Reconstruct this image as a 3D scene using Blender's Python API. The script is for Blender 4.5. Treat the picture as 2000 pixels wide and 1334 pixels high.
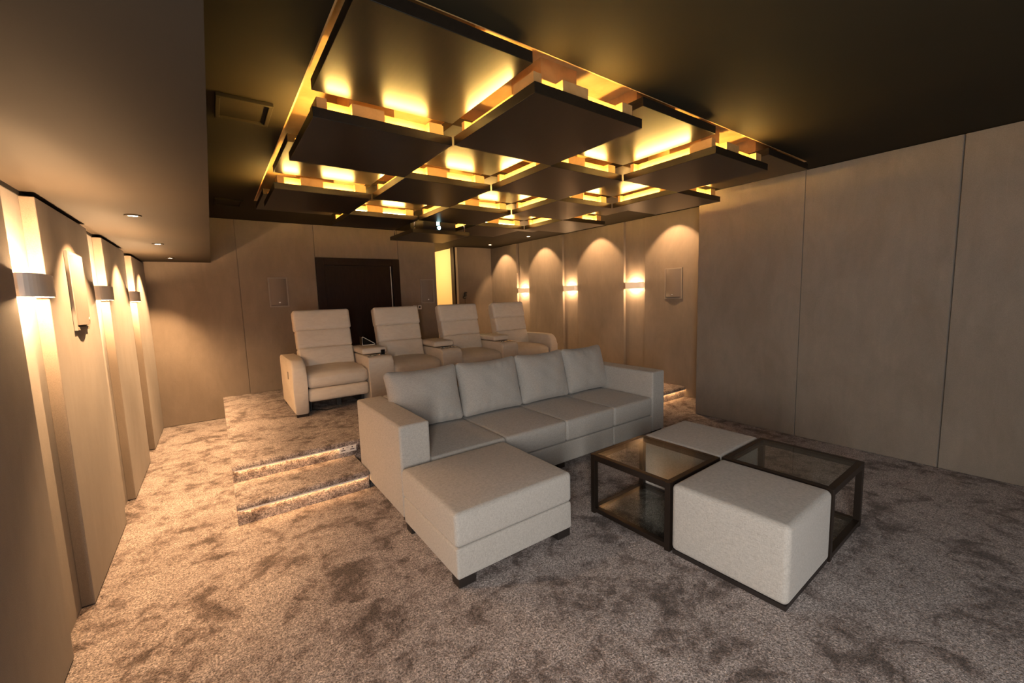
import bpy, bmesh, math, random
from mathutils import Vector, Matrix
random.seed(7)
S = bpy.context.scene
for o in list(bpy.data.objects): bpy.data.objects.remove(o, do_unlink=True)
C = S.collection
PI = math.pi

# ------------------------------------------------------------------ camera
F_PX, YAW, PITCH, ROLL, HC = 808.13, 0.62318, -0.10931, -0.03012, 1.5
def cam_matrix():
    cy, sy, cp, sp, cr, sr = math.cos(YAW), math.sin(YAW), math.cos(PITCH), math.sin(PITCH), math.cos(ROLL), math.sin(ROLL)
    f = Vector((sy*cp, cy*cp, sp)); r = Vector((cy, -sy, 0)); u = r.cross(f)
    r2 = cr*r + sr*u; u2 = -sr*r + cr*u
    m = Matrix((r2, u2, -f)).transposed().to_4x4(); m.translation = Vector((0, 0, HC))
    return m
cd = bpy.data.cameras.new('camera'); cam = bpy.data.objects.new('camera', cd); C.objects.link(cam)
cd.sensor_width = 36; cd.lens = F_PX/2000*36; cd.clip_start = 0.02; cd.clip_end = 60
cam.matrix_world = cam_matrix(); S.camera = cam

# ------------------------------------------------------------------ world and view
w = bpy.data.worlds.new('world'); S.world = w; w.use_nodes = True
w.node_tree.nodes['Background'].inputs[0].default_value = (0.75, 0.8, 1, 1)
w.node_tree.nodes['Background'].inputs[1].default_value = 0.0
S.view_settings.view_transform = 'Standard'; S.view_settings.look = 'None'
S.view_settings.exposure = -0.02; S.view_settings.gamma = 1; S.view_settings.use_curve_mapping = False

# ------------------------------------------------------------------ key dimensions (metres)
XL, XLR = -0.614, -0.665          # left wall: panel face, niche face
XS, ZS = 0.036, 2.04              # dropped soffit: edge, underside
ZC = 2.61                         # ceiling
YB, YB2 = 6.61, 8.19              # back wall, deeper wall of the right bay
XR1, XR1R, XR2 = 5.355, 5.405, 4.685
YF, YT, ZP, ZT = 3.684, 3.257, 0.282, 0.148   # platform front, lower step front, heights
YFR = -2.6                        # front wall, behind the camera
WARM = (1.0, 0.585, 0.28)
LEDC = (1.0, 0.60, 0.15)

# ------------------------------------------------------------------ large lights
def area(name, loc, rot, sx, sy, power, col):
    l = bpy.data.lights.new(name, 'AREA'); l.shape = 'RECTANGLE'; l.size = sx; l.size_y = sy
    l.energy = power; l.color = col
    o = bpy.data.objects.new(name, l); C.objects.link(o); o.location = loc; o.rotation_euler = rot
    return o
# added fill from behind the camera, standing in for an assumed, unseen lit screen
area('front_fill', (1.25, YFR+0.09, 1.35), (PI/2, 0, 0), 2.9, 1.6, 22, (0.96, 0.96, 1.0))
# added neutral fill behind the camera, in an invented gap in the left wall
area('left_fill', (-.66, -.66, 1.20), (PI/2, 0, -PI/2+.62), .62, 1.7, 96, (1.0, 0.96, 0.90))

# ------------------------------------------------------------------ materials
def mat(name):
    m = bpy.data.materials.new(name); m.use_nodes = True
    nt = m.node_tree; b = nt.nodes['Principled BSDF']
    return m, nt, b
def N(nt, t, **k):
    n = nt.nodes.new(t)
    for a, v in k.items(): setattr(n, a, v)
    return n
def noise(nt, scale, detail=2, rough=.5, dist=0, vec=None):
    n = N(nt, 'ShaderNodeTexNoise'); n.inputs['Scale'].default_value = scale
    n.inputs['Detail'].default_value = detail; n.inputs['Roughness'].default_value = rough
    n.inputs['Distortion'].default_value = dist
    if vec: nt.links.new(vec, n.inputs['Vector'])
    return n
def ramp(nt, src, stops):
    r = N(nt, 'ShaderNodeValToRGB'); e = r.color_ramp.elements
    e[0].position, e[0].color = stops[0][0], (*stops[0][1], 1)
    e[1].position, e[1].color = stops[-1][0], (*stops[-1][1], 1)
    for p, c in stops[1:-1]:
        x = e.new(p); x.color = (*c, 1)
    nt.links.new(src, r.inputs[0]); return r
def bump(nt, b, src, strength, dist, prev=None):
    u = N(nt, 'ShaderNodeBump'); u.inputs['Strength'].default_value = strength; u.inputs['Distance'].default_value = dist
    nt.links.new(src, u.inputs['Height'])
    if prev: nt.links.new(prev.outputs[0], u.inputs['Normal'])
    nt.links.new(u.outputs[0], b.inputs['Normal']); return u
def mix(nt, fac, a, b_, mode='MIX'):
    m = N(nt, 'ShaderNodeMix', data_type='RGBA', blend_type=mode)
    if isinstance(fac, (int, float)): m.inputs[0].default_value = fac
    else: nt.links.new(fac, m.inputs[0])
    for s, v in ((m.inputs[6], a), (m.inputs[7], b_)):
        if isinstance(v, tuple): s.default_value = (*v, 1)
        else: nt.links.new(v, s)
    return m.outputs[2]
def pos(nt, scale=(1, 1, 1), obj=False):
    g = N(nt, 'ShaderNodeTexCoord'); mp = N(nt, 'ShaderNodeMapping'); mp.inputs['Scale'].default_value = scale
    if obj: nt.links.new(g.outputs['Object'], mp.inputs[0])
    else:
        gg = N(nt, 'ShaderNodeNewGeometry'); nt.links.new(gg.outputs['Position'], mp.inputs[0])
    return mp.outputs[0]
def simple(name, col, rough=.6, metal=0, spec=.5, emit=None, es=0, coat=0):
    m, nt, b = mat(name)
    b.inputs['Base Color'].default_value = (*col, 1); b.inputs['Roughness'].default_value = rough
    b.inputs['Metallic'].default_value = metal; b.inputs['Specular IOR Level'].default_value = spec
    b.inputs['Coat Weight'].default_value = coat
    if emit: b.inputs['Emission Color'].default_value = (*emit, 1); b.inputs['Emission Strength'].default_value = es
    n = noise(nt, 60, 2, vec=pos(nt)); bump(nt, b, n.outputs[0], .03, .002)
    return m
def m_carpet():
    m, nt, b = mat('mottled_carpet'); v = pos(nt)
    big = noise(nt, 3.4, 5, .62, .9, v); mid = noise(nt, 13, 4, .65, .6, v)
    add = N(nt, 'ShaderNodeMath', operation='ADD'); nt.links.new(big.outputs[0], add.inputs[0])
    ml = N(nt, 'ShaderNodeMath', operation='MULTIPLY'); ml.inputs[1].default_value = .75; nt.links.new(mid.outputs[0], ml.inputs[0])
    nt.links.new(ml.outputs[0], add.inputs[1])
    patch = ramp(nt, add.outputs[0], [(.69, (.120, .088, .076)), (.78, (.235, .183, .166)), (.86, (.365, .305, .284)), (1.02, (.46, .395, .372))])
    fine = noise(nt, 125, 2, .75, .6, v); f2 = noise(nt, 55, 2, .6, .2, v)
    fr = ramp(nt, fine.outputs[0], [(.36, (.32, .30, .29)), (.50, (.85, .85, .85)), (.62, (1.6, 1.6, 1.6))])
    fr2 = ramp(nt, f2.outputs[0], [(.36, (.76, .75, .74)), (.62, (1.15, 1.15, 1.15))])
    c = mix(nt, 1.0, patch.outputs[0], fr.outputs[0], 'MULTIPLY'); c = mix(nt, 1.0, c, fr2.outputs[0], 'MULTIPLY')
    nt.links.new(c, b.inputs['Base Color'])
    b.inputs['Roughness'].default_value = .95; b.inputs['Specular IOR Level'].default_value = .12
    b.inputs['Sheen Weight'].default_value = .25; b.inputs['Sheen Roughness'].default_value = .5
    u = bump(nt, b, fine.outputs[0], .9, .012); bump(nt, b, add.outputs[0], .35, .03, u)
    return m
def m_suede(name, a, c_):
    m, nt, b = mat(name); v = pos(nt, (1, 1, .6)); v2 = pos(nt)
    big = noise(nt, 2.2, 5, .62, .8, v); fine = noise(nt, 420, 2, .6, 0, v2); streak = noise(nt, 9, 4, .65, 1.0, pos(nt, (1, 1, .25)))
    r = ramp(nt, big.outputs[0], [(.32, a), (.70, c_)])
    s = ramp(nt, streak.outputs[0], [(.3, (.94, .94, .94)), (.7, (1.05, 1.05, 1.04))])
    fr = ramp(nt, fine.outputs[0], [(.3, (.84, .84, .84)), (.7, (1.14, 1.14, 1.14))])
    c = mix(nt, 1, r.outputs[0], s.outputs[0], 'MULTIPLY'); c = mix(nt, 1, c, fr.outputs[0], 'MULTIPLY')
    nt.links.new(c, b.inputs['Base Color']); b.inputs['Roughness'].default_value = .9
    b.inputs['Specular IOR Level'].default_value = .15; b.inputs['Sheen Weight'].default_value = .15
    bump(nt, b, fine.outputs[0], .25, .002)
    return m
def m_linen(name, a, c_, sc=1.0):
    m, nt, b = mat(name)
    w1 = noise(nt, 1, 2, .6, 0, pos(nt, (330*sc, 330*sc, 60*sc))); w2 = noise(nt, 1, 2, .6, 0, pos(nt, (60*sc, 60*sc, 420*sc))); w3 = noise(nt, 1, 2, .6, 0, pos(nt, (420*sc, 50*sc, 420*sc)))
    s = N(nt, 'ShaderNodeMath', operation='ADD'); nt.links.new(w1.outputs[0], s.inputs[0]); nt.links.new(w2.outputs[0], s.inputs[1])
    s2 = N(nt, 'ShaderNodeMath', operation='ADD'); nt.links.new(s.outputs[0], s2.inputs[0]); nt.links.new(w3.outputs[0], s2.inputs[1])
    dv = N(nt, 'ShaderNodeMath', operation='DIVIDE'); dv.inputs[1].default_value = 3; nt.links.new(s2.outputs[0], dv.inputs[0])
    r = ramp(nt, dv.outputs[0], [(.38, a), (.60, c_)]); nt.links.new(r.outputs[0], b.inputs['Base Color'])
    b.inputs['Roughness'].default_value = .92; b.inputs['Specular IOR Level'].default_value = .15; b.inputs['Sheen Weight'].default_value = .2
    cr = noise(nt, 5, 3, .5, .8, pos(nt))
    u = bump(nt, b, dv.outputs[0], .35, .003); bump(nt, b, cr.outputs[0], .10, .02, u)
    return m
def m_leather():
    m, nt, b = mat('cream_leather'); v = pos(nt)
    g = noise(nt, 350, 3, .6, .2, v); cr = noise(nt, 7, 4, .55, 1.6, pos(nt, (1, 1, 2.2)))
    r = ramp(nt, cr.outputs[0], [(.3, (.74, .65, .55)), (.7, (.81, .725, .62))]); nt.links.new(r.outputs[0], b.inputs['Base Color'])
    b.inputs['Roughness'].default_value = .5; b.inputs['Specular IOR Level'].default_value = .35
    u = bump(nt, b, g.outputs[0], .12, .001); bump(nt, b, cr.outputs[0], .22, .02, u)
    return m
def m_paint(name, a, c_, rough, spec=.5):
    m, nt, b = mat(name); v = pos(nt)
    n = noise(nt, 1.5, 3, .5, .3, v); r = ramp(nt, n.outputs[0], [(.3, a), (.7, c_)]); nt.links.new(r.outputs[0], b.inputs['Base Color'])
    b.inputs['Roughness'].default_value = rough; b.inputs['Specular IOR Level'].default_value = spec
    f = noise(nt, 120, 2, .5, 0, v); bump(nt, b, f.outputs[0], .05, .002)
    return m
def m_wood(name, a, c_, rough, axis=(1, 14, 14), spec=.5):
    m, nt, b = mat(name); n = noise(nt, 5, 5, .65, .8, pos(nt, axis))
    r = ramp(nt, n.outputs[0], [(.3, a), (.7, c_)]); nt.links.new(r.outputs[0], b.inputs['Base Color'])
    b.inputs['Roughness'].default_value = rough; b.inputs['Specular IOR Level'].default_value = spec; bump(nt, b, n.outputs[0], .05, .001)
    return m
def m_glass(name, col):
    """thin tinted pane: fresnel mix of a clear tint and a mirror reflection"""
    m, nt, b = mat(name); nt.nodes.remove(b); out = nt.nodes['Material Output']
    tr = N(nt, 'ShaderNodeBsdfTransparent'); tr.inputs[0].default_value = (*col, 1)
    gl = N(nt, 'ShaderNodeBsdfGlossy'); gl.inputs['Roughness'].default_value = .03; gl.inputs[0].default_value = (1, 1, 1, 1)
    n = noise(nt, 6, 2, vec=pos(nt)); r = ramp(nt, n.outputs[0], [(.3, (.025, .025, .025)), (.7, (.04, .04, .04))]); nt.links.new(r.outputs[0], gl.inputs['Roughness'])
    lw = N(nt, 'ShaderNodeLayerWeight'); lw.inputs[0].default_value = .5
    fr = ramp(nt, lw.outputs['Facing'], [(.35, (.045, .045, .045)), (.62, (.10, .10, .10)), (.82, (.30, .30, .30)), (1, (1, 1, 1))])
    mx = N(nt, 'ShaderNodeMixShader'); nt.links.new(fr.outputs[0], mx.inputs[0]); nt.links.new(tr.outputs[0], mx.inputs[1]); nt.links.new(gl.outputs[0], mx.inputs[2])
    nt.links.new(mx.outputs[0], out.inputs[0]); return m
def m_emit(name, col, s):
    m, nt, b = mat(name); b.inputs['Base Color'].default_value = (*col, 1)
    b.inputs['Emission Color'].default_value = (*col, 1); b.inputs['Emission Strength'].default_value = s
    return m
M = dict(
    carpet=m_carpet(),
    suede=m_suede('taupe_suede', (.212, .172, .136), (.258, .213, .172)),
    linen=m_linen('grey_linen', (.345, .318, .290), (.505, .472, .432)),
    leather=m_leather(),
    ceil=m_paint('dark_ceiling_paint', (.0250, .0200, .0110), (.0290, .0232, .0132), .75, .15),
    soffit=m_paint('brown_soffit_paint', (.031, .024, .017), (.036, .028, .020), .8, .2),
    tile=m_wood('dark_satin_veneer', (.0125, .0088, .0060), (.0195, .0138, .0088), .32, (12, 1, 12), .30),
    raw=m_wood('raw_orange_board', (.40, .215, .075), (.52, .29, .11), .45, (2, 2, 2)),
    rawlit=m_wood('lit_orange_board', (.60, .37, .15), (.70, .46, .20), .5, (2, 2, 2)),  # same raw board, recess glow put in as a lighter colour
    shade=simple('silver_lacquer', (.88, .86, .84), .28, 0, .6),
    matteblack=simple('matte_black_casing', (.010, .010, .011), .7, 0, .15),
    darkwood=m_wood('dark_walnut', (.010, .0055, .0045), (.020, .011, .008), .5, (12, 12, 1), .15),
    bronze=simple('dark_bronze_metal', (.035, .024, .018), .38, .6),
    black=simple('black_plastic', (.012, .012, .013), .35),
    blackgloss=simple('gloss_black_plastic', (.008, .008, .009), .12, coat=.5),
    dark=simple('dark_mechanism', (.02, .02, .022), .6),
    foot=simple('dark_block_foot', (.020, .015, .013), .45),
    alu=simple('brushed_aluminium', (.80, .78, .76), .36, .2),
    white=simple('white_enamel', (.70, .66, .60), .45),
    steel=simple('polished_steel', (.72, .70, .66), .18, 1.0),
    spk=simple('taupe_speaker_grille', (.20, .165, .14), .75),
    spkf=simple('taupe_speaker_frame', (.27, .235, .20), .55),
    badge=simple('silver_badge', (.8, .8, .78), .3, .3),
    plaster=simple('cream_plaster', (.72, .58, .36), .8),
    glass=m_glass('clear_tinted_glass', (.86, .88, .86)),
    led=m_emit('warm_led', LEDC, 240),
    ledstep=m_emit('warm_step_led', (1, .55, .22), 38),
    lamp=m_emit('warm_lamp', (1, .82, .6), 30),
    lens=m_emit('cyan_white_lens', (.55, .95, 1.0), 14),
    screen=simple('white_screen_cloth', (.8, .8, .8), .9),
    slot=simple('black_slot', (.004, .004, .004), .7),
)

# ------------------------------------------------------------------ mesh helpers
def bx(bm, x0, x1, y0, y1, z0, z1):
    v = [bm.verts.new((x, y, z)) for z in (z0, z1) for y in (y0, y1) for x in (x0, x1)]
    for f in ((0, 2, 3, 1), (4, 5, 7, 6), (0, 1, 5, 4), (2, 6, 7, 3), (0, 4, 6, 2), (1, 3, 7, 5)):
        bm.faces.new([v[i] for i in f])
def bbx(bm, x0, x1, y0, y1, z0, z1, r=.004, seg=2):
    b = bmesh.new(); bx(b, x0, x1, y0, y1, z0, z1)
    bmesh.ops.bevel(b, geom=b.edges[:], offset=r, segments=seg, affect='EDGES', profile=.5)
    me = bpy.data.meshes.new('t'); b.to_mesh(me); bm.from_mesh(me); bpy.data.meshes.remove(me); b.free()
def samples(h, r, n, k=4):
    s = []
    inner = h-r
    for i in range(k, 0, -1): s.append(-inner-r*math.tan(PI/4*i/k))
    for i in range(n+1): s.append(-inner+2*inner*i/n)
    for i in range(1, k+1): s.append(inner+r*math.tan(PI/4*i/k))
    return s
def rbox(bm, x0, x1, y0, y1, z0, z1, r=.03, n=(8, 8, 4), fn=None, mtx=None):
    """rounded box with dense faces; fn(u,v,w,p) reshapes, u,v,w in -1..1"""
    h = Vector(((x1-x0)/2, (y1-y0)/2, (z1-z0)/2)); c = Vector(((x0+x1)/2, (y0+y1)/2, (z0+z1)/2))
    r = min(r, h.x*.999, h.y*.999, h.z*.999)
    A = [samples(h[i], r, n[i]) for i in range(3)]
    cache = {}
    def vert(i, j, k):
        key = (i, j, k)
        if key in cache: return cache[key]
        p = Vector((A[0][i], A[1][j], A[2][k]))
        inn = Vector([max(-(h[a]-r), min(h[a]-r, p[a])) for a in range(3)])
        d = p-inn
        q = inn+d.normalized()*r if d.length > 1e-9 else p
        if fn: q = fn(q.x/h.x, q.y/h.y, q.z/h.z, q.copy(), h)
        q = q+c
        if mtx: q = mtx @ q
        cache[key] = bm.verts.new(q); return cache[key]
    L = [len(a)-1 for a in A]
    for k, K in ((0, False), (L[2], True)):
        for i in range(L[0]):
            for j in range(L[1]):
                f = [vert(i, j, k), vert(i+1, j, k), vert(i+1, j+1, k), vert(i, j+1, k)]
                bm.faces.new(f if K else f[::-1])
    for j, K in ((0, False), (L[1], True)):
        for i in range(L[0]):
            for k in range(L[2]):
                f = [vert(i, j, k), vert(i+1, j, k), vert(i+1, j, k+1), vert(i, j, k+1)]
                bm.faces.new(f[::-1] if K else f)
    for i, K in ((0, False), (L[0], True)):
        for j in range(L[1]):
            for k in range(L[2]):
                f = [vert(i, j, k), vert(i, j+1, k), vert(i, j+1, k+1), vert(i, j, k+1)]
                bm.faces.new(f if K else f[::-1])
def cyl(bm, p, r, h, axis='Z', n=24, r2=None):
    r2 = r if r2 is None else r2
    ax = {'Z': (Vector((1, 0, 0)), Vector((0, 1, 0)), Vector((0, 0, 1))), 'X': (Vector((0, 1, 0)), Vector((0, 0, 1)), Vector((1, 0, 0))), 'Y': (Vector((0, 0, 1)), Vector((1, 0, 0)), Vector((0, 1, 0)))}[axis]
    p = Vector(p); a = []; b = []
    for i in range(n):
        t = 2*PI*i/n; d = ax[0]*math.cos(t)+ax[1]*math.sin(t)
        a.append(bm.verts.new(p+d*r)); b.append(bm.verts.new(p+d*r2+ax[2]*h))
    for i in range(n):
        j = (i+1) % n; bm.faces.new([a[i], a[j], b[j], b[i]])
    bm.faces.new(a[::-1]); bm.faces.new(b)
def prism(bm, pts, axis, a0, a1):
    """extrude a closed outline along an axis; pts are the two other coordinates in XYZ order"""
    def P(q, a):
        if axis == 'X': return (a, q[0], q[1])
        if axis == 'Y': return (q[0], a, q[1])
        return (q[0], q[1], a)
    A = [bm.verts.new(P(q, a0)) for q in pts]; B = [bm.verts.new(P(q, a1)) for q in pts]
    n = len(pts)
    for i in range(n):
        j = (i+1) % n; bm.faces.new([A[i], A[j], B[j], B[i]])
    bm.faces.new(A[::-1]); bm.faces.new(B)
def tube(bm, pts, r, n=8):
    pts = [Vector(p) for p in pts]; rings = []
    for i, p in enumerate(pts):
        d = (pts[min(i+1, len(pts)-1)]-pts[max(i-1, 0)]).normalized()
        a = d.cross(Vector((0, 0, 1)))
        if a.length < 1e-3: a = d.cross(Vector((1, 0, 0)))
        a.normalize(); b = d.cross(a)
        rings.append([bm.verts.new(p+a*r*math.cos(2*PI*k/n)+b*r*math.sin(2*PI*k/n)) for k in range(n)])
    for s, t in zip(rings, rings[1:]):
        for k in range(n): bm.faces.new([s[k], s[(k+1) % n], t[(k+1) % n], t[k]])
    bm.faces.new(rings[0][::-1]); bm.faces.new(rings[-1])
def ring(bm, p, ro, ri, h, n=28):
    rows = []
    for (r, z) in ((ri, 0), (ri, h), (ro, h), (ro, 0)):
        rows.append([bm.verts.new((p[0]+r*math.cos(2*PI*i/n), p[1]+r*math.sin(2*PI*i/n), p[2]+z)) for i in range(n)])
    for a in range(4):
        A, B = rows[a], rows[(a+1) % 4]
        for i in range(n):
            j = (i+1) % n; bm.faces.new([A[i], B[i], B[j], A[j]])
def obj(name, bm, m, parent=None, smooth=False, loc=None):
    bmesh.ops.recalc_face_normals(bm, faces=bm.faces[:])
    me = bpy.data.meshes.new(name); bm.to_mesh(me); bm.free()
    me.materials.append(M[m] if isinstance(m, str) else m)
    if smooth:
        for p in me.polygons: p.use_smooth = True
    o = bpy.data.objects.new(name, me); C.objects.link(o)
    if parent: 
        o.parent = parent
        pl = parent_world(parent)
        for v in me.vertices: v.co -= pl
    return o
def parent_world(p):
    v = Vector((0, 0, 0))
    while p: v += p.location; p = p.parent
    return v
def box(name, m, parent, *b, r=0):
    bm = bmesh.new()
    if r: bbx(bm, *b, r=r)
    else: bx(bm, *b)
    return obj(name, bm, m, parent)
def thing(name, label, cat, loc=(0, 0, 0), group=None):
    o = bpy.data.objects.new(name, None); C.objects.link(o); o.location = loc; o.empty_display_size = .1
    o['label'] = label; o['category'] = cat
    if group: o['group'] = group
    return o
def tag(o, label, cat, group=None, kind=None):
    o['label'] = label; o['category'] = cat
    if group: o['group'] = group
    if kind: o['kind'] = kind
    return o
def structure(o, label=None, cat=None):
    o['kind'] = 'structure'
    if label: o['label'] = label
    if cat: o['category'] = cat
    return o

# ------------------------------------------------------------------ floor and platform
structure(box('floor', 'carpet', None, -1.0, 6.0, YFR-.2, 9.9, -.1, 0), 'mottled brown grey carpet floor of the room', 'floor')

pf = thing('carpeted_platform', 'carpeted raised platform with lit steps, holding the cream recliner row', 'platform', (2.6, 5.0, 0))
def nosing(y, z, zb, run):     # rounded nosing profile, plan (y,z)
    r = .028
    pts = [(y+r-r*math.cos(a), z-r+r*math.sin(a)) for a in [PI/2*i/5 for i in range(6)]]
    return pts
# platform block profile in (y,z): riser set back under a lip
def step_profile(y, z, lip=.035, back=.018):
    return [(y+back, 0.0), (y+back, z-lip)] + [(y, z-lip)] + nosing(y, z, 0, 0)
bm = bmesh.new(); prism(bm, step_profile(YF, ZP)+[(YB2, ZP), (YB2, 0)], 'X', 3.182, XR1); obj('platform_deck', bm, 'carpet', pf)
bm = bmesh.new(); prism(bm, step_profile(YF, ZP)+[(YB, ZP), (YB, 0)], 'X', .016, 3.182)
obj('platform_deck', bm, 'carpet', pf)
for a, b in ((.016, .900), (3.812, XR1)):
    bm = bmesh.new()
    prism(bm, step_profile(YT, ZT)+[(YF+.017, ZT), (YF+.017, 0)], 'X', a, b)
    obj('step', bm, 'carpet', pf)
for (y, z, a, b) in ((YF, ZP, .03, .925), (YT, ZT, .03, .885), (YF, ZP, 3.83, XR1-.012), (YT, ZT, 3.83, XR1-.012)):
    t = box('light_channel', 'alu', pf, a, b, y-.002, y+.003, z-.045, z-.035)
    box('light_strip', 'ledstep', t, a, b, y+.004, y+.014, z-.041, z-.037)
# double power socket in the upper riser
so = thing('power_socket', 'silver double power socket set in the upper platform riser beside the sofa', 'socket', (.852, YF+.018, .23))
bm = bmesh.new(); bbx(bm, .780, .925, YF+.006, YF+.018, .187, .262, r=.003); obj('face_plate', bm, 'alu', so)
for cx in (.815, .890):
    bm = bmesh.new()
    bx(bm, cx-.004, cx+.004, YF+.0045, YF+.0065, .222, .240)
    bx(bm, cx-.017, cx+.017, YF+.0045, YF+.0065, .206, .213)
    obj('socket_slot', bm, 'slot', so)
box('switch', 'black', so, .842, .864, YF+.002, YF+.0065, .232, .252, r=.001)

# ------------------------------------------------------------------ walls
def panel(parent, *b): return box('wall_panel', 'suede', parent, *b, r=.004)
bm = bmesh.new(); bx(bm, XLR-.12, XLR, YFR, -1.20, 0, ZS+.03); bx(bm, XLR-.12, XLR, -.25, YB, 0, ZS+.03)  # gap behind the camera cut to hold the added fill light
wl = structure(obj('wall_left', bm, 'suede'), 'taupe suede side wall of panels and lit niches on the left', 'wall')
for a, b in ((YFR, -1.20), (-.25, .98), (.985, 2.455), (2.856, 3.826), (4.271, 5.228), (5.660, YB)):
    panel(wl, XLR, XL, a, b, 0.006, ZS-.022)
box('shadow_gap', 'slot', wl, XLR, XLR+.004, -.25, YB, ZS-.022, ZS)

wb = structure(box('wall_back', 'suede', None, XLR-.12, 3.175, YB+.02, YB+.14, 0, ZC+.02), 'taupe suede back wall with the dark door', 'wall')
edges = [XL, .325, 1.272, 2.522, 3.18]
panel(wb, XL-.04, .323, YB, YB+.03, 0.004, ZC-.004)
panel(wb, .327, 1.272, YB, YB+.03, ZP, ZC-.004)
panel(wb, 1.277, 2.520, YB, YB+.03, 2.146, ZC-.004)
panel(wb, 2.525, 3.18, YB, YB+.03, ZP, ZC-.004)
structure(box('wall_return', 'suede', None, 3.06, 3.18, YB+.14, YB2+.14, 0, ZC+.02), 'return wall of the rear bay', 'wall')
structure(box('wall_far', 'suede', None, 4.475, XR1R+.1, YB2, YB2+.14, 0, ZC+.02), 'taupe wall at the far end of the right bay', 'wall')

wr = structure(box('wall_bay', 'suede', None, XR1R, XR1R+.12, 2.6, YB2+.14, 0, ZC+.02), 'taupe suede bay wall with sconce niches on the right', 'wall')
for a, b in ((2.715, 3.955), (4.350, 5.383), (5.772, 6.785), (7.200, YB2)):
    panel(wr, XR1, XR1R, a, b, 0.004, ZC-.006)
wf = structure(box('wall_right', 'suede', None, XR2+.03, XR1R+.12, YFR, 2.711, 0, ZC+.02), 'plain taupe panelled wall on the right', 'wall')
for a, b in ((-2.45, -1.425), (-1.42, -.405), (-.40, .618), (.626, 1.648), (1.652, 2.715)):
    panel(wf, XR2, XR2+.03, a, b, 0.004, ZC-.004)
structure(box('wall_front', 'suede', None, XLR-.12, XR1R, YFR-.14, YFR, 0, ZC+.02), 'front wall behind the viewpoint', 'wall')
sc = thing('projection_screen', 'white projection screen with black border on the front wall', 'screen', (1.25, YFR, 1.35))
box('screen_frame', 'black', sc, -.30, 2.80, YFR, YFR+.04, .45, 2.25, r=.004)
box('screen_cloth', 'screen', sc, -.24, 2.74, YFR+.04, YFR+.046, .51, 2.19)

# lit corridor behind the opening in the rear bay
structure(box('wall_corridor', 'plaster', None, 2.6, 5.6, 9.6, 9.7, 0, ZC), 'lit cream corridor wall', 'wall')
structure(box('wall_corridor_side', 'plaster', None, 4.475, 4.6, YB2+.14, 9.6, 0, ZC), 'corridor side wall', 'wall')
structure(box('wall_corridor_left', 'plaster', None, 2.9, 3.06, YB2+.14, 9.6, 0, ZC), 'corridor left wall', 'wall')
box('corridor_floor', 'carpet', pf, 3.065, 4.47, YB2, 9.59, .0, ZP)
d2 = structure(thing('door_2', 'open doorway beside the lit corridor', 'door', (4.44, YB2, ZP)))
box('door_frame', 'darkwood', d2, 4.375, 4.415, YB2-.01, YB2+.14, ZP, 2.60)
box('door_jamb', 'plaster', d2, 4.415, 4.475, YB2+.005, YB2+.14, ZP, 2.60)
l = bpy.data.lights.new('corridor_lamp', 'POINT'); l.energy = 75; l.color = (1, .66, .30); l.shadow_soft_size = .08
o = bpy.data.objects.new('corridor_lamp', l); C.objects.link(o); o.location = (3.45, 8.9, 2.35)

# door in the back wall
d1 = structure(thing('door_1', 'dark double door in a dark timber frame, centre of the back wall', 'door', (1.9, YB, ZP)))
bm = bmesh.new()
bbx(bm, 1.272, 1.385, YB-.035, YB+.04, ZP, 2.142, r=.004); bbx(bm, 2.405, 2.522, YB-.035, YB+.04, ZP, 2.142, r=.004)
bbx(bm, 1.385, 2.405, YB-.035, YB+.04, 2.035, 2.142, r=.004); obj('door_frame', bm, 'darkwood', d1)
box('door_leaf', 'darkwood', d1, 1.385, 2.405, YB+.000, YB+.016, ZP, 2.035)
box('edge_strip', 'alu', d1, 2.378, 2.386, YB-.012, YB+.0, ZP, 2.03)

# ------------------------------------------------------------------ ceiling with recess
RX0, RX1, RY0, RY1, ZR = .470, 4.40, 1.545, 5.375, 2.735
ce = structure(box('ceiling', 'ceil', None, XS, RX0, YFR, 9.7, ZC, ZC+.2), 'dark painted ceiling with a square lit recess', 'ceiling')
bm = bmesh.new()
bx(bm, RX1, XR1R+.2, YFR, 9.7, ZC, ZC+.2); bx(bm, RX0, RX1, YFR, RY0, ZC, ZC+.2); bx(bm, RX0, RX1, RY1, 9.7, ZC, ZC+.2)
obj('ceiling_field', bm, 'ceil', ce)
box('recess_top', 'rawlit', ce, RX0, RX1, RY0, RY1, ZR, ZR+.06)
bm = bmesh.new(); t = .008
bx(bm, RX0, RX0+t, RY0, RY1, ZC+.001, ZR); bx(bm, RX1-t, RX1, RY0, RY1, ZC+.001, ZR)
bx(bm, RX0+t, RX1-t, RY0, RY0+t, ZC+.001, ZR); bx(bm, RX0+t, RX1-t, RY1-t, RY1, ZC+.001, ZR)
obj('recess_lining', bm, 'rawlit', ce)
sf = structure(box('ceiling_soffit', 'soffit', None, XLR-.12, XS, YFR, YB, ZS, ZC+.1), 'dropped brown soffit above the left wall', 'ceiling')

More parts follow.
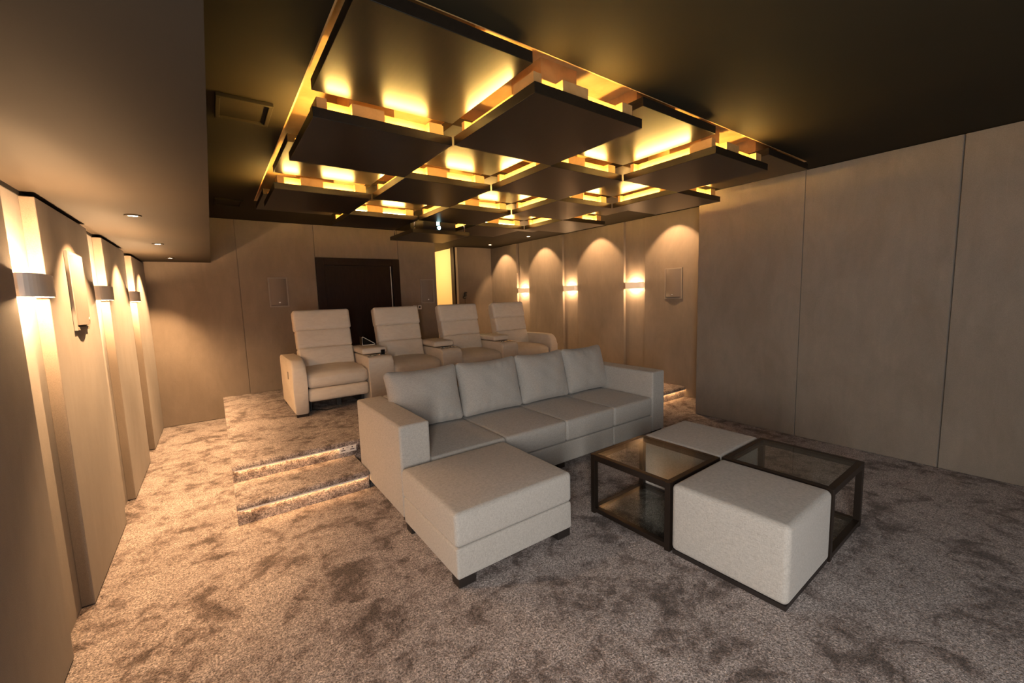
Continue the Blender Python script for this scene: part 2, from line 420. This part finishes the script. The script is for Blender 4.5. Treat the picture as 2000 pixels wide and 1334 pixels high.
# ceiling tiles: 5 x 5 checkerboard of low and high panels
P_ = .770; TX0, TY0, ZLO, ZHI, TH = .478, 1.505, 2.400, 2.520, .050
colw = ['leftmost column', 'second column from the left', 'middle column', 'second column from the right', 'rightmost column']
roww = ['nearest row', 'second row from the front', 'third row from the front', 'fourth row from the front', 'rear row']
def low_tile(i, j):
    x0, y0 = TX0+i*P_, TY0+j*P_; x1, y1 = x0+P_, y0+P_; cx, cy = (x0+x1)/2, (y0+y1)/2; g = .004
    t = thing('ceiling_tile', 'low dark square ceiling tile, %s, %s' % (roww[j], colw[i]), 'ceiling tile', (cx, cy, ZLO), 'low ceiling tiles with hidden lights')
    box('panel', 'tile', t, x0+g, x1-g, y0+g, y1-g, ZLO, ZLO+TH, r=.002)
    zt = ZLO+TH
    box('hanger_box', 'raw', t, cx-.13, cx+.13, cy-.13, cy+.13, zt, ZR)
    q = .300                                   # batten half-size; strips lie on the panel just outside it
    bm = bmesh.new(); h = ZHI-.001
    bx(bm, cx-q, cx+q, cy-q, cy-q+.02, zt, h); bx(bm, cx-q, cx+q, cy+q-.02, cy+q, zt, h)
    bx(bm, cx-q, cx-q+.02, cy-q+.02, cy+q-.02, zt, h); bx(bm, cx+q-.02, cx+q, cy-q+.02, cy+q-.02, zt, h)
    obj('batten', bm, 'raw', t)
    for ax, s_ in (('X', -1), ('X', 1), ('Y', -1), ('Y', 1)):
        def B(bm, a, b, lo, hi, z0, z1):
            lo, hi = sorted((s_*lo, s_*hi))
            if ax == 'X': bx(bm, cx+a, cx+b, cy+lo, cy+hi, z0, z1)
            else: bx(bm, cx+lo, cx+hi, cy+a, cy+b, z0, z1)
        runs, blocks = (((-.34, -.187), (-.006, .248)), ((-.182, -.01), (.252, .335))) if ax == 'X' else (((-.172, .300),), ((-.335, -.176), (.303, .335)))
        bm = bmesh.new()
        for a, b in runs: B(bm, a, b, q+.022, q+.030, zt+.001, zt+.012)
        obj('light_strip', bm, 'led', t)
        for a, b in blocks:
            bm = bmesh.new(); B(bm, a, b, q+.0005, q+.050, zt, h); obj('spacer_block', bm, 'raw', t)
def high_tile(i, j):
    x0, y0 = TX0+i*P_, TY0+j*P_; x1, y1 = x0+P_, y0+P_; cx, cy = (x0+x1)/2, (y0+y1)/2; g = .004
    t = thing('ceiling_tile', 'high dark square ceiling tile, %s, %s' % (roww[j], colw[i]), 'ceiling tile', (cx, cy, ZHI), 'high ceiling tiles')
    box('panel', 'tile', t, x0+g, x1-g, y0+g, y1-g, ZHI, ZHI+TH, r=.002)
    box('hanger_box', 'raw', t, cx-.2, cx+.2, cy-.2, cy+.2, ZHI+TH, ZR)
for i in range(5):
    for j in range(5):
        (low_tile if (i+j) % 2 else high_tile)(i, j)

# projector on its hanging shelf
sh = thing('projector_shelf', 'dark square shelf hanging on thin steel rods below the ceiling tiles', 'shelf', (2.385, 5.05, 2.28))
SY0 = 4.72
box('shelf_board', 'tile', sh, 2.0, 2.77, SY0, SY0+.77, 2.285, 2.33, r=.002)
for x in (2.045, 2.725):
    for y, zt in ((SY0+.05, ZHI), (SY0+.72, ZC)):
        bm = bmesh.new(); cyl(bm, (x, y, 2.33), .0065, zt-2.33, n=12); cyl(bm, (x, y, 2.33), .013, .012, n=12); obj('rod', bm, 'steel', sh, True)
pj = thing('projector', 'black video projector with glowing cyan lens on the hanging shelf', 'projector', (2.42, 5.1, 2.33))
PY = 4.86
bm = bmesh.new(); rbox(bm, 2.20, 2.655, PY, PY+.42, 2.342, 2.505, r=.02, n=(4, 4, 2)); obj('body', bm, 'matteblack', pj, True)
for x in (2.25, 2.60):
    for y in (PY+.05, PY+.37):
        bm = bmesh.new(); cyl(bm, (x, y, 2.33), .015, .014, n=12); obj('foot', bm, 'black', pj)
bm = bmesh.new(); cyl(bm, (2.40, PY-.022, 2.380), .034, .022, 'Y'); lr = obj('lens_ring', bm, 'black', pj, True)
bm = bmesh.new(); cyl(bm, (2.40, PY-.027, 2.380), .022, .006, 'Y'); obj('lens_glass', bm, 'lens', lr)
bm = bmesh.new(); bbx(bm, 2.380, 2.420, PY-.004, PY+.003, 2.412, 2.495, r=.003); obj('cyan_bar', bm, 'lens', pj)  # upright emissive bar above the lens, in the lens material

# ------------------------------------------------------------------ ceiling fittings
def vent(x0, x1, y0, y1, label):
    t = thing('ceiling_speaker', label, 'ceiling speaker', ((x0+x1)/2, (y0+y1)/2, ZC), 'recessed square ceiling grilles')
    bm = bmesh.new(); wd = .022; z0, z1 = ZC-.020, ZC
    bbx(bm, x0, x1, y0, y0+wd, z0, z1, r=.003); bbx(bm, x0, x1, y1-wd, y1, z0, z1, r=.003)
    bbx(bm, x0, x0+wd, y0+wd, y1-wd, z0, z1, r=.003); bbx(bm, x1-wd, x1, y0+wd, y1-wd, z0, z1, r=.003)
    obj('frame', bm, 'ceil', t)
    box('grille', 'ceil', t, x0+wd, x1-wd, y0+wd, y1-wd, ZC-.004, ZC)
vent(.112, .380, 2.745, 3.075, 'dark square ceiling grille between soffit and lit recess, the near one')
vent(.120, .372, 5.365, 5.700, 'dark square ceiling grille close to the back wall, the far one')

def spot(name, loc, tilt_dir, tilt, half, power, blend=.25, col=WARM, size=.012):
    l = bpy.data.lights.new(name, 'SPOT'); l.energy = power; l.color = col; l.spot_size = 2*half; l.spot_blend = blend; l.shadow_soft_size = size
    o = bpy.data.objects.new(name, l); C.objects.link(o); o.location = loc
    d = Vector((tilt_dir*math.sin(tilt), 0, -math.cos(tilt))); o.rotation_euler = d.to_track_quat('-Z', 'Y').to_euler()
    return o
def downlight(x, y, z, label, tdir, tilt, half, power, group, blend=.25):
    t = thing('downlight', label, 'downlight', (x, y, z), group)
    bm = bmesh.new(); ring(bm, (x, y, z-.006), .040, .026, .006); obj('trim_ring', bm, 'soffit' if z < 2.2 else 'white', t)
    bm = bmesh.new(); cyl(bm, (x, y, z-.0025), .026, .002); obj('lamp', bm, 'lamp', t)
    o = spot('downlight_beam', (x, y, z-.010), tdir, tilt, half, power, blend); o.parent = t; o.location = (0, 0, -.010)
dn = ['nearest of the three in the left soffit', 'middle of the three in the left soffit', 'farthest of the three in the left soffit']
for k, y in enumerate((3.33, 4.74, 6.06)):
    downlight(-.33, y, ZS, 'small round downlight, '+dn[k], -1, math.radians(15), math.radians(45), 200, 'soffit downlights', .6)
dn = ['beside the bay corner, above the wall speaker', 'second from the bay corner', 'third from the bay corner', 'last one, by the far bay wall']
for k, y in enumerate((3.43, 4.85, 6.27, 7.60)):
    downlight(4.96, y, ZC, 'small round ceiling downlight over the right bay, '+dn[k], 1, math.radians(25), math.radians(42), 75, 'right bay downlights', .35)

# ------------------------------------------------------------------ sconces
def sconce(xw, sgn, yc, z0, label, group, power, half=.165, depth=.085):
    t = thing('wall_sconce', label, 'wall light', (xw, yc, z0), group)
    h = .095
    bm = bmesh.new(); a, b = sorted((xw, xw+sgn*.018)); bbx(bm, a, b, yc-half+.02, yc+half-.02, z0+.015, z0+h-.015, r=.002); obj('wall_plate', bm, 'white', t)
    bm = bmesh.new(); n = 18; th = .004
    outer = []; inner = []
    for i in range(n+1):
        a = PI*i/n
        ex = .55
        px = math.copysign(abs(math.cos(a))**.8, math.cos(a)); pz = abs(math.sin(a))**ex
        outer.append((xw+sgn*(.018+depth*pz), yc-half*px)); inner.append((xw+sgn*(.018+(depth-th)*pz), yc-(half-th)*px))
    for i in range(n):
        o0, o1, i0, i1 = outer[i], outer[i+1], inner[i], inner[i+1]
        V = [bm.verts.new((*p, z)) for z in (z0, z0+h) for p in (o0, o1, i1, i0)]
        for f in ((0, 1, 5, 4), (2, 3, 7, 6), (4, 5, 6, 7), (0, 3, 2, 1)): bm.faces.new([V[q] for q in f])
    bmesh.ops.remove_doubles(bm, verts=bm.verts[:], dist=1e-5)
    obj('metal_shade', bm, 'shade', t)
    bm = bmesh.new(); rbox(bm, xw+sgn*.05-.008, xw+sgn*.05+.008, yc-.05, yc+.05, z0+h/2-.008, z0+h/2+.008, r=.007, n=(1, 3, 1)); obj('bulb', bm, 'lamp', t, True)
    for s in (-1, 1):
        l = bpy.data.lights.new('sconce_glow', 'POINT'); l.energy = power; l.color = WARM; l.shadow_soft_size = .012
        o = bpy.data.objects.new('sconce_glow', l); C.objects.link(o); o.parent = t; o.location = (sgn*.055, 0, h/2+s*.020)
nm = ['nearest of the three on the left wall', 'middle of the three on the left wall', 'farthest of the three on the left wall']
for k, y in enumerate((2.650, 4.050, 5.445)):
    sconce(XLR, 1, y, 1.557, 'brushed metal up and down wall light, '+nm[k], 'left wall sconces', 50)
nm = ['nearest the tall wall speaker on the right', 'middle of the three in the right bay', 'farthest of the three in the right bay']
for k, y in enumerate((4.150, 5.578, 6.990)):
    sconce(XR1R, -1, y, 1.560, 'brushed metal up and down wall light, '+nm[k], 'right bay sconces', 16)

# ------------------------------------------------------------------ wall speakers
def speaker(label, w0, w1, z0, z1, wall, face, sgn, group='flush wall speakers'):
    """wall='X': lies in plane x=face, w along y; wall='Y': plane y=face, w along x; sgn = direction into the room"""
    t = thing('wall_speaker', label, 'speaker', (face, (w0+w1)/2, z0) if wall == 'X' else ((w0+w1)/2, face, z0), group)
    def P(w, d, z): return (face+sgn*d, w, z) if wall == 'X' else (w, face+sgn*d, z)
    def pbox(bm, a, b, d0, d1, c, d):
        p, q = P(a, d0, c), P(b, d1, d)
        bbx(bm, min(p[0], q[0]), max(p[0], q[0]), min(p[1], q[1]), max(p[1], q[1]), c, d, r=.0015)
    bm = bmesh.new(); f = .018
    pbox(bm, w0, w0+f, 0, .014, z0, z1); pbox(bm, w1-f, w1, 0, .014, z0, z1); pbox(bm, w0+f, w1-f, 0, .014, z0, z0+f); pbox(bm, w0+f, w1-f, 0, .014, z1-f, z1)
    obj('frame', bm, 'spkf', t)
    bm = bmesh.new(); n = 14; a, b = w0+f, w1-f; A = []; B = []
    for i in range(n+1):
        u = -1+2*i/n; d = .008+.032*(1-u*u)
        A.append(bm.verts.new(P((a+b)/2+(b-a)/2*u, d, z0+f+.012))); B.append(bm.verts.new(P((a+b)/2+(b-a)/2*u, d, z1-f)))
    A += [bm.verts.new(P(b, 0, z0+f+.012)), bm.verts.new(P(a, 0, z0+f+.012))]; B += [bm.verts.new(P(b, 0, z1-f)), bm.verts.new(P(a, 0, z1-f))]
    m_ = len(A)
    for i in range(m_):
        j = (i+1) % m_; bm.faces.new([A[i], A[j], B[j], B[i]])
    bm.faces.new(A[::-1]); bm.faces.new(B); obj('grille', bm, 'spk', t)
    bm = bmesh.new(); c = (w0+w1)/2+(.0 if wall == 'Y' else 0)
    pbox(bm, c-.011, c+.011, 0.039, .0415, z0+.055, z0+.07); obj('badge', bm, 'badge', t)
speaker('pale flush speaker on the left wall between the first two sconces', 3.205, 3.485, 1.383, 1.812, 'X', XL, 1)
speaker('flush speaker on the right bay wall beside the nearest sconce', 3.325, 3.603, 1.391, 1.828, 'X', XR1, -1)
speaker('flush speaker on the back wall left of the door', .652, .892, 1.445, 1.855, 'Y', YB, -1)
speaker('flush speaker in shade on the back wall right of the door', 2.879, 3.125, 1.424, 1.828, 'Y', YB, -1)
# small wall plates right of the door
for x0, lab in ((2.735, 'small pale switch plate right of the door, next to the door frame'), (2.815, 'small dark switch plate below the shaded back wall speaker')):
    t = thing('switch_plate', lab, 'switch', (x0+.035, YB, 1.33))
    box('plate', 'alu', t, x0, x0+.065, YB-.008, YB, 1.325, 1.395, r=.002)
    box('rocker', 'black' if x0 > 2.8 else 'white', t, x0+.02, x0+.045, YB-.012, YB-.008, 1.343, 1.377)
# black bracket with hanging cable on the far bay wall
t = thing('wall_bracket', 'small black bracket with a hanging cable on the far bay wall', 'bracket', (4.61, YB2, 1.5))
bm = bmesh.new(); cyl(bm, (4.61, YB2-.03, 1.50), .035, .03, 'Y'); rbox(bm, 4.585, 4.63, YB2-.07, YB2-.028, 1.52, 1.60, r=.01, n=(2, 2, 2)); bbx(bm, 4.60, 4.66, YB2-.05, YB2-.03, 1.60, 1.625, r=.003); obj('bracket_body', bm, 'black', t)
bm = bmesh.new(); tube(bm, [(4.61, YB2-.02, 1.47), (4.615, YB2-.015, 1.2), (4.60, YB2-.015, .8), (4.61, YB2-.015, ZP)], .006); obj('cable', bm, 'black', t)

# ------------------------------------------------------------------ recliners
def crown(cz, cy=0, cx=0):
    def f(u, v, w, q, h):
        if w > .2: q.z += cz*(1-u*u)*(1-v*v)
        if cy and v < -.2: q.y -= cy*(1-u*u)*(1-w*w)
        if cx: q.x += (1 if u > 0 else -1)*cx*(1-v*v)*(1-w*w)
        return q
    return f
RY = 4.815   # recliner front
def arm_mesh(x0, x1):
    """padded recliner arm: side outline with a rounded front top, softened edges"""
    bm = bmesh.new()
    prof = [(RY, ZP+.03), (RY-.004, .62)]
    for k in range(9):
        a = PI/2*k/8; prof.append((RY+.13-.134*math.cos(a), .745+.145*math.sin(a)))
    prof += [(RY+.45, .893), (RY+.80, .885), (RY+.93, .865), (RY+.945, .80), (RY+.90, ZP+.03)]
    prism(bm, prof, 'X', x0, x1)
    es = [e for e in bm.edges if abs(e.verts[0].co.x-e.verts[1].co.x) < 1e-6]
    bmesh.ops.bevel(bm, geom=es, offset=.026, segments=4, affect='EDGES', profile=.5)
    return bm
def recliner(x0, x1, label, arm=None, wide=None):
    t = thing('recliner', label, 'recliner', ((x0+x1)/2, RY, ZP), 'cream leather cinema recliners')
    g = .004; x0 += g; x1 -= g; cx = (x0+x1)/2
    def seatfn(u, v, w, q, h):
        if w > 0: q.z += .022*(1-u*u)*(1-(v*.6)**2)*w
        if v < 0: q.y -= .018*(1-w*w)*(1-u**4)
        if v < -.5 and w > 0: q.z -= .040*w*((-v-.5)/.5)**2
        return q
    bm = bmesh.new(); rbox(bm, x0, x1, RY+.02, RY+.68, .564, .742, r=.05, n=(10, 12, 4), fn=seatfn); obj('seat', bm, 'leather', t, True)
    bm = bmesh.new(); rbox(bm, x0+.004, x1-.004, RY+.028, RY+.12, .418, .562, r=.03, n=(10, 3, 5), fn=lambda u, v, w, q, h: (setattr(q, 'y', q.y-.014*(1-w*w)) or q)); obj('footrest', bm, 'leather', t, True)
    bx0, bx1 = wide if wide else (x0+.015, x1-.015)
    # backrest: tilted, three horizontal channels
    tilt = math.radians(15); piv = Vector((0, RY+.56, .72))
    R = Matrix.Translation(piv) @ Matrix.Rotation(-tilt, 4, 'X')
    L = .70
    bm = bmesh.new(); rbox(bm, bx0+.02, bx1-.02, .045, .15, -.10, L-.02, r=.035, n=(8, 3, 8), mtx=R); obj('back_shell', bm, 'leather', t, True)
    cuts = [(-.02, .239), (.231, .458), (.446, L)]
    for k, (a, b) in enumerate(cuts):
        def bf(u, v, w, q, h, k=k):
            if v < 0:
                q.y -= .016*(1-w**4)*(1-u**4)
                if k == 0: q.y -= .016*(1-u*u)*(w*.5+.5)
            return q
        ex = .012 if k == 2 else 0
        bm = bmesh.new(); rbox(bm, bx0-ex, bx1+ex, -.055-(.008 if k == 2 else 0), .075, a, b, r=.028 if k < 2 else .034, n=(12, 3, 6), fn=bf, mtx=R)
        obj(['lumbar_cushion', 'middle_cushion', 'head_cushion'][k], bm, 'leather', t, True)
    bm = bmesh.new(); bx(bm, x0+.03, x1-.03, RY+.14, RY+.62, .40, .565); bx(bm, cx-.03, cx+.02, RY+.10, RY+.13, ZP+.045, .42)
    bx(bm, x0+.02, x0+.05, RY+.2, RY+.75, ZP, .42); bx(bm, x1-.05, x1-.02, RY+.2, RY+.75, ZP, .42); obj('mechanism', bm, 'dark', t)
    if arm:
        o = obj('arm', arm_mesh(*arm), 'leather', t, True)
        for yy in (RY+.008, RY+.80): box('foot', 'bronze', t, arm[0]+.012, arm[1]-.012, yy, yy+.07, ZP, ZP+.031)
        if arm[0] < 1:
            bm = bmesh.new(); rbox(bm, arm[0]-.004, arm[0]+.002, RY+.28, RY+.34, .66, .74, r=.002, n=(1, 2, 2)); obj('control', bm, 'spkf', t)
            bm = bmesh.new(); tube(bm, [(.80, RY+.25, ZP+.006), (.95, RY+.12, ZP+.006), (1.08, RY+.10, ZP+.03), (1.09, RY+.12, .40)], .005); obj('cable', bm, 'black', t)
    return t
def console(x0, x1, label):
    t = thing('console', label, 'console', ((x0+x1)/2, RY, ZP), 'cream leather consoles between recliners')
    bm = bmesh.new()
    prof = [(RY, ZP+.01), (RY-.002, .78)]
    for k in range(7):
        a = PI/2*k/6; prof.append((RY+.058-.06*math.cos(a), .785+.058*math.sin(a)))
    prof += [(RY+.72, .848), (RY+.72, ZP+.01)]
    prism(bm, prof, 'X', x0+.003, x1-.003)
    es = [e for e in bm.edges if abs(e.verts[0].co.x-e.verts[1].co.x) < 1e-6]
    bmesh.ops.bevel(bm, geom=es, offset=.016, segments=3, affect='EDGES', profile=.5)
    obj('body', bm, 'leather', t, True)
    bm = bmesh.new(); rbox(bm, x0-.004, x1+.004, RY+.22, RY+.74, .852, .925, r=.03, n=(6, 8, 3), fn=crown(.012)); obj('padded_lid', bm, 'leather', t, True)
    for x in (x0+.085, x1-.085):
        bm = bmesh.new(); ring(bm, (x, RY+.125, .846), .045, .035, .006); h = obj('cup_holder', bm, 'steel', t, True)
        bm = bmesh.new(); cyl(bm, (x, RY+.125, .8455), .036, .001); obj('cup_well', bm, 'steel', h)
    return t
S1 = [(.757, 1.412), (1.708, 2.352), (2.640, 3.302), (3.572, 4.200)]
recliner(*S1[0], 'cream leather recliner at the left end of the row, its left arm exposed', arm=(.618, .757), wide=(.772, 1.398))
recliner(*S1[1], 'cream leather recliner second from left, in front of the door')
recliner(*S1[2], 'cream leather recliner third from left, before the lit corridor opening')
recliner(*S1[3], 'cream leather recliner at the right end of the row, nearest the bay sconces', arm=(4.200, 4.335))
console(1.412, 1.708, 'cream console with the triangular remote stand on its lid')
console(2.352, 2.640, 'cream console between the second and third recliners')
console(3.302, 3.572, 'cream console between the third recliner and the right end one')
t = thing('remote_dock', 'black triangular remote dock with white outline on the first console lid', 'remote', (1.56, RY+.48, .936))
bm = bmesh.new(); yy = RY+.46
prism(bm, [(1.482, .938), (1.482, 1.05), (1.496, 1.054), (1.652, .952), (1.648, .938)], 'Y', yy, yy+.10); obj('body', bm, 'blackgloss', t)
bm = bmesh.new(); e = .004
tube(bm, [(1.486, yy-e, .943), (1.486, yy-e, 1.046), (1.494, yy-e, 1.048), (1.642, yy-e, .952), (1.638, yy-e, .943), (1.486, yy-e, .943)], .0042, 8); obj('outline', bm, 'white', t)
t = thing('remote_control', 'small black handset standing in the first console cup holder', 'remote', (1.625, RY+.13, .85))
bm = bmesh.new(); rbox(bm, 1.603, 1.652, RY+.125, RY+.14, .852, .905, r=.006, n=(2, 1, 3)); obj('handset', bm, 'blackgloss', t, True)

# ------------------------------------------------------------------ sofa
SX0, SX1, SA0, SA1, YS0, YS1 = .908, 3.789, 1.124, 3.585, 2.545, 3.509
sofa = thing('sofa', 'long grey linen four seat sofa with square arms before the platform', 'sofa', (2.35, 3.0, 0))
def softbox(name, m, parent, b, r=.015, n=(8, 8, 4), fn=None, mtx=None):
    bm = bmesh.new(); rbox(bm, *b, r=r, n=n, fn=fn, mtx=mtx); return obj(name, bm, m, parent, True)
softbox('arm', 'linen', sofa, (SX0, SA0-.002, YS0, YS1, .055, .682), r=.018)
softbox('arm', 'linen', sofa, (SA1+.002, SX1, YS0, YS1, .055, .682), r=.018)
softbox('back_frame', 'linen', sofa, (SA0, SA1, YS1-.17, YS1, .055, .682), r=.018)
for a, b in ((SA0, 2.990), (2.996, SA1)):
    softbox('base', 'linen', sofa, (a, b, YS0+.004, YS1-.17, .055, .230), r=.012)
cs = [SA0, 1.752, 2.385, 3.001, SA1]
for a, b in zip(cs, cs[1:]):
    softbox('seat_cushion', 'linen', sofa, (a+.002, b-.002, YS0+.001, 3.33, .235, .418), r=.024, n=(10, 12, 4), fn=crown(.020, .008))
for x, y in ((SX0+.03, YS0+.012), (SX1-.11, YS0+.012), (SX0+.03, YS1-.11), (SX1-.11, YS1-.11), (2.3, YS0+.03), (2.3, YS1-.11)):
    box('leg', 'foot', sofa, x, x+.08, y, y+.08, 0, .056, r=.003)
def pillow(name, x0, x1, label, lean=15, hgt=.50, seed=0, yb=3.30):
    rnd = random.Random(seed)
    cx = (x0+x1)/2; hw = (x1-x0)/2; t0 = .105
    R = Matrix.Translation((cx, yb-.115, .432)) @ Matrix.Rotation(math.radians(-lean), 4, 'X')
    ph = [rnd.uniform(0, 6.28) for _ in range(6)]
    def fn(u, v, w, q, h):
        eu, ew = 1-abs(u)**3.2, 1-abs(w)**3.0
        k = .14+.86*max(0, eu)**.55*max(0, ew)**.55
        q.y *= k
        # sides pull in a little, corners stay out
        q.x *= 1-.05*(1-w*w); q.z -= (.022*(1-u*u)) * (1 if w > 0 else -.4) * abs(w)
        q.y += .004*math.sin(9*u+ph[0]+3*w)*math.sin(5*w+ph[1])*(1-u*u)
        if w > .5: q.y += .006*math.sin(26*u+ph[2])*(w-.5)*2*(.5+.5*math.sin(2*u+ph[3]))
        if w < -.5: q.y += .006*math.sin(22*u+ph[4])*(-w-.5)*2*(.5+.5*math.sin(2*u+ph[5]))
        return q
    bm = bmesh.new(); rbox(bm, -hw, hw, -t0, t0, 0, hgt, r=.05, n=(26, 5, 20), fn=fn, mtx=None)
    bm.transform(R)
    o = obj(name, bm, 'linen', None, True)
    return tag(o, label, 'cushion', 'loose back cushions on the grey sofa')
PL = [(1.075, 1.735, 'grey back cushion at the left end of the sofa, crumpled along its top'),
      (1.728, 2.395, 'grey back cushion second from the left on the sofa'),
      (2.385, 3.020, 'grey back cushion third from the left on the sofa'),
      (3.010, 3.625, 'grey back cushion at the right end of the sofa, creased at its lower right corner')]
for k, (a, b, lab) in enumerate(PL): pillow('back_cushion', a, b, lab, seed=k+3)

ot = thing('footstool', 'large square grey footstool pushed against the left end of the sofa', 'footstool', (1.3, 2.15, 0))
OX0, OX1, OY0, OY1 = .897, 1.706, 1.784, 2.520
softbox('cushion', 'linen', ot, (OX0, OX1, OY0, OY1, .224, .412), r=.026, n=(10, 10, 4), fn=crown(.014, .004))
softbox('base', 'linen', ot, (OX0+.003, OX1-.003, OY0+.003, OY1-.003, .052, .222), r=.014)
for x, y in ((OX0+.012, OY0+.012), (OX1-.112, OY0+.012), (OX0+.012, OY1-.09), (OX1-.112, OY1-.09)):
    box('leg', 'foot', ot, x, x+.10, y, y+.08, 0, .053, r=.003)

# ------------------------------------------------------------------ nest of two glass tables and two cubes
TC, TA, TU, TW, TH_ = Vector((2.596, 1.322, 0)), .021, .582, .603, .417
def place(o): o.location = TC; o.rotation_euler = (0, 0, TA)
def cube_seat(u0, u1, w0, w1, label):
    t = thing('cube_stool', label, 'stool', (0, 0, 0), 'linen cube stools in the table group'); g = .004
    softbox('upholstery', 'linen', t, (u0+g, u1-g, w0+g, w1-g, .022, TH_), r=.03, n=(10, 10, 8), fn=crown(.006))
    box('plinth', 'foot', t, u0+.012, u1-.012, w0+.012, w1-.012, 0, .024)
    place(t)
def glass_table(u0, u1, w0, w1, label):
    t = thing('glass_table', label, 'coffee table', (0, 0, 0), 'glass topped metal coffee tables'); g = .003; s = .034
    u0 += g; u1 -= g; w0 += g; w1 -= g
    for a, b in ((u0, w0), (u1-s, w0), (u0, w1-s), (u1-s, w1-s)):
        box('leg', 'bronze', t, a, a+s, b, b+s, 0, TH_-.001, r=.0015)
    for nm, z0, z1 in (('top_frame', TH_-.040, TH_), ('bottom_frame', .012, .042)):
        bm = bmesh.new()
        bbx(bm, u0+s, u1-s, w0, w0+s, z0, z1, r=.0015); bbx(bm, u0+s, u1-s, w1-s, w1, z0, z1, r=.0015)
        bbx(bm, u0, u0+s, w0+s, w1-s, z0, z1, r=.0015); bbx(bm, u1-s, u1, w0+s, w1-s, z0, z1, r=.0015)
        obj(nm, bm, 'bronze', t)
    box('glass_top', 'glass', t, u0+s-.006, u1-s+.006, w0+s-.006, w1-s+.006, TH_-.009, TH_-.001)
    box('glass_shelf', 'glass', t, u0+s-.006, u1-s+.006, w0+s-.006, w1-s+.006, .034, .041)
    place(t)
cube_seat(-TU, 0, -TW, 0, 'grey linen cube stool nearest the camera, between the two glass tables')
cube_seat(0, TU, 0, TW, 'grey linen cube stool behind the two glass tables, nearest the sofa arm')
glass_table(-TU, 0, 0, TW, 'dark framed glass coffee table nearer the footstool, catching warm reflections')
glass_table(0, TU, -TW, 0, 'dark framed glass coffee table on the right, nearer the plain wall')
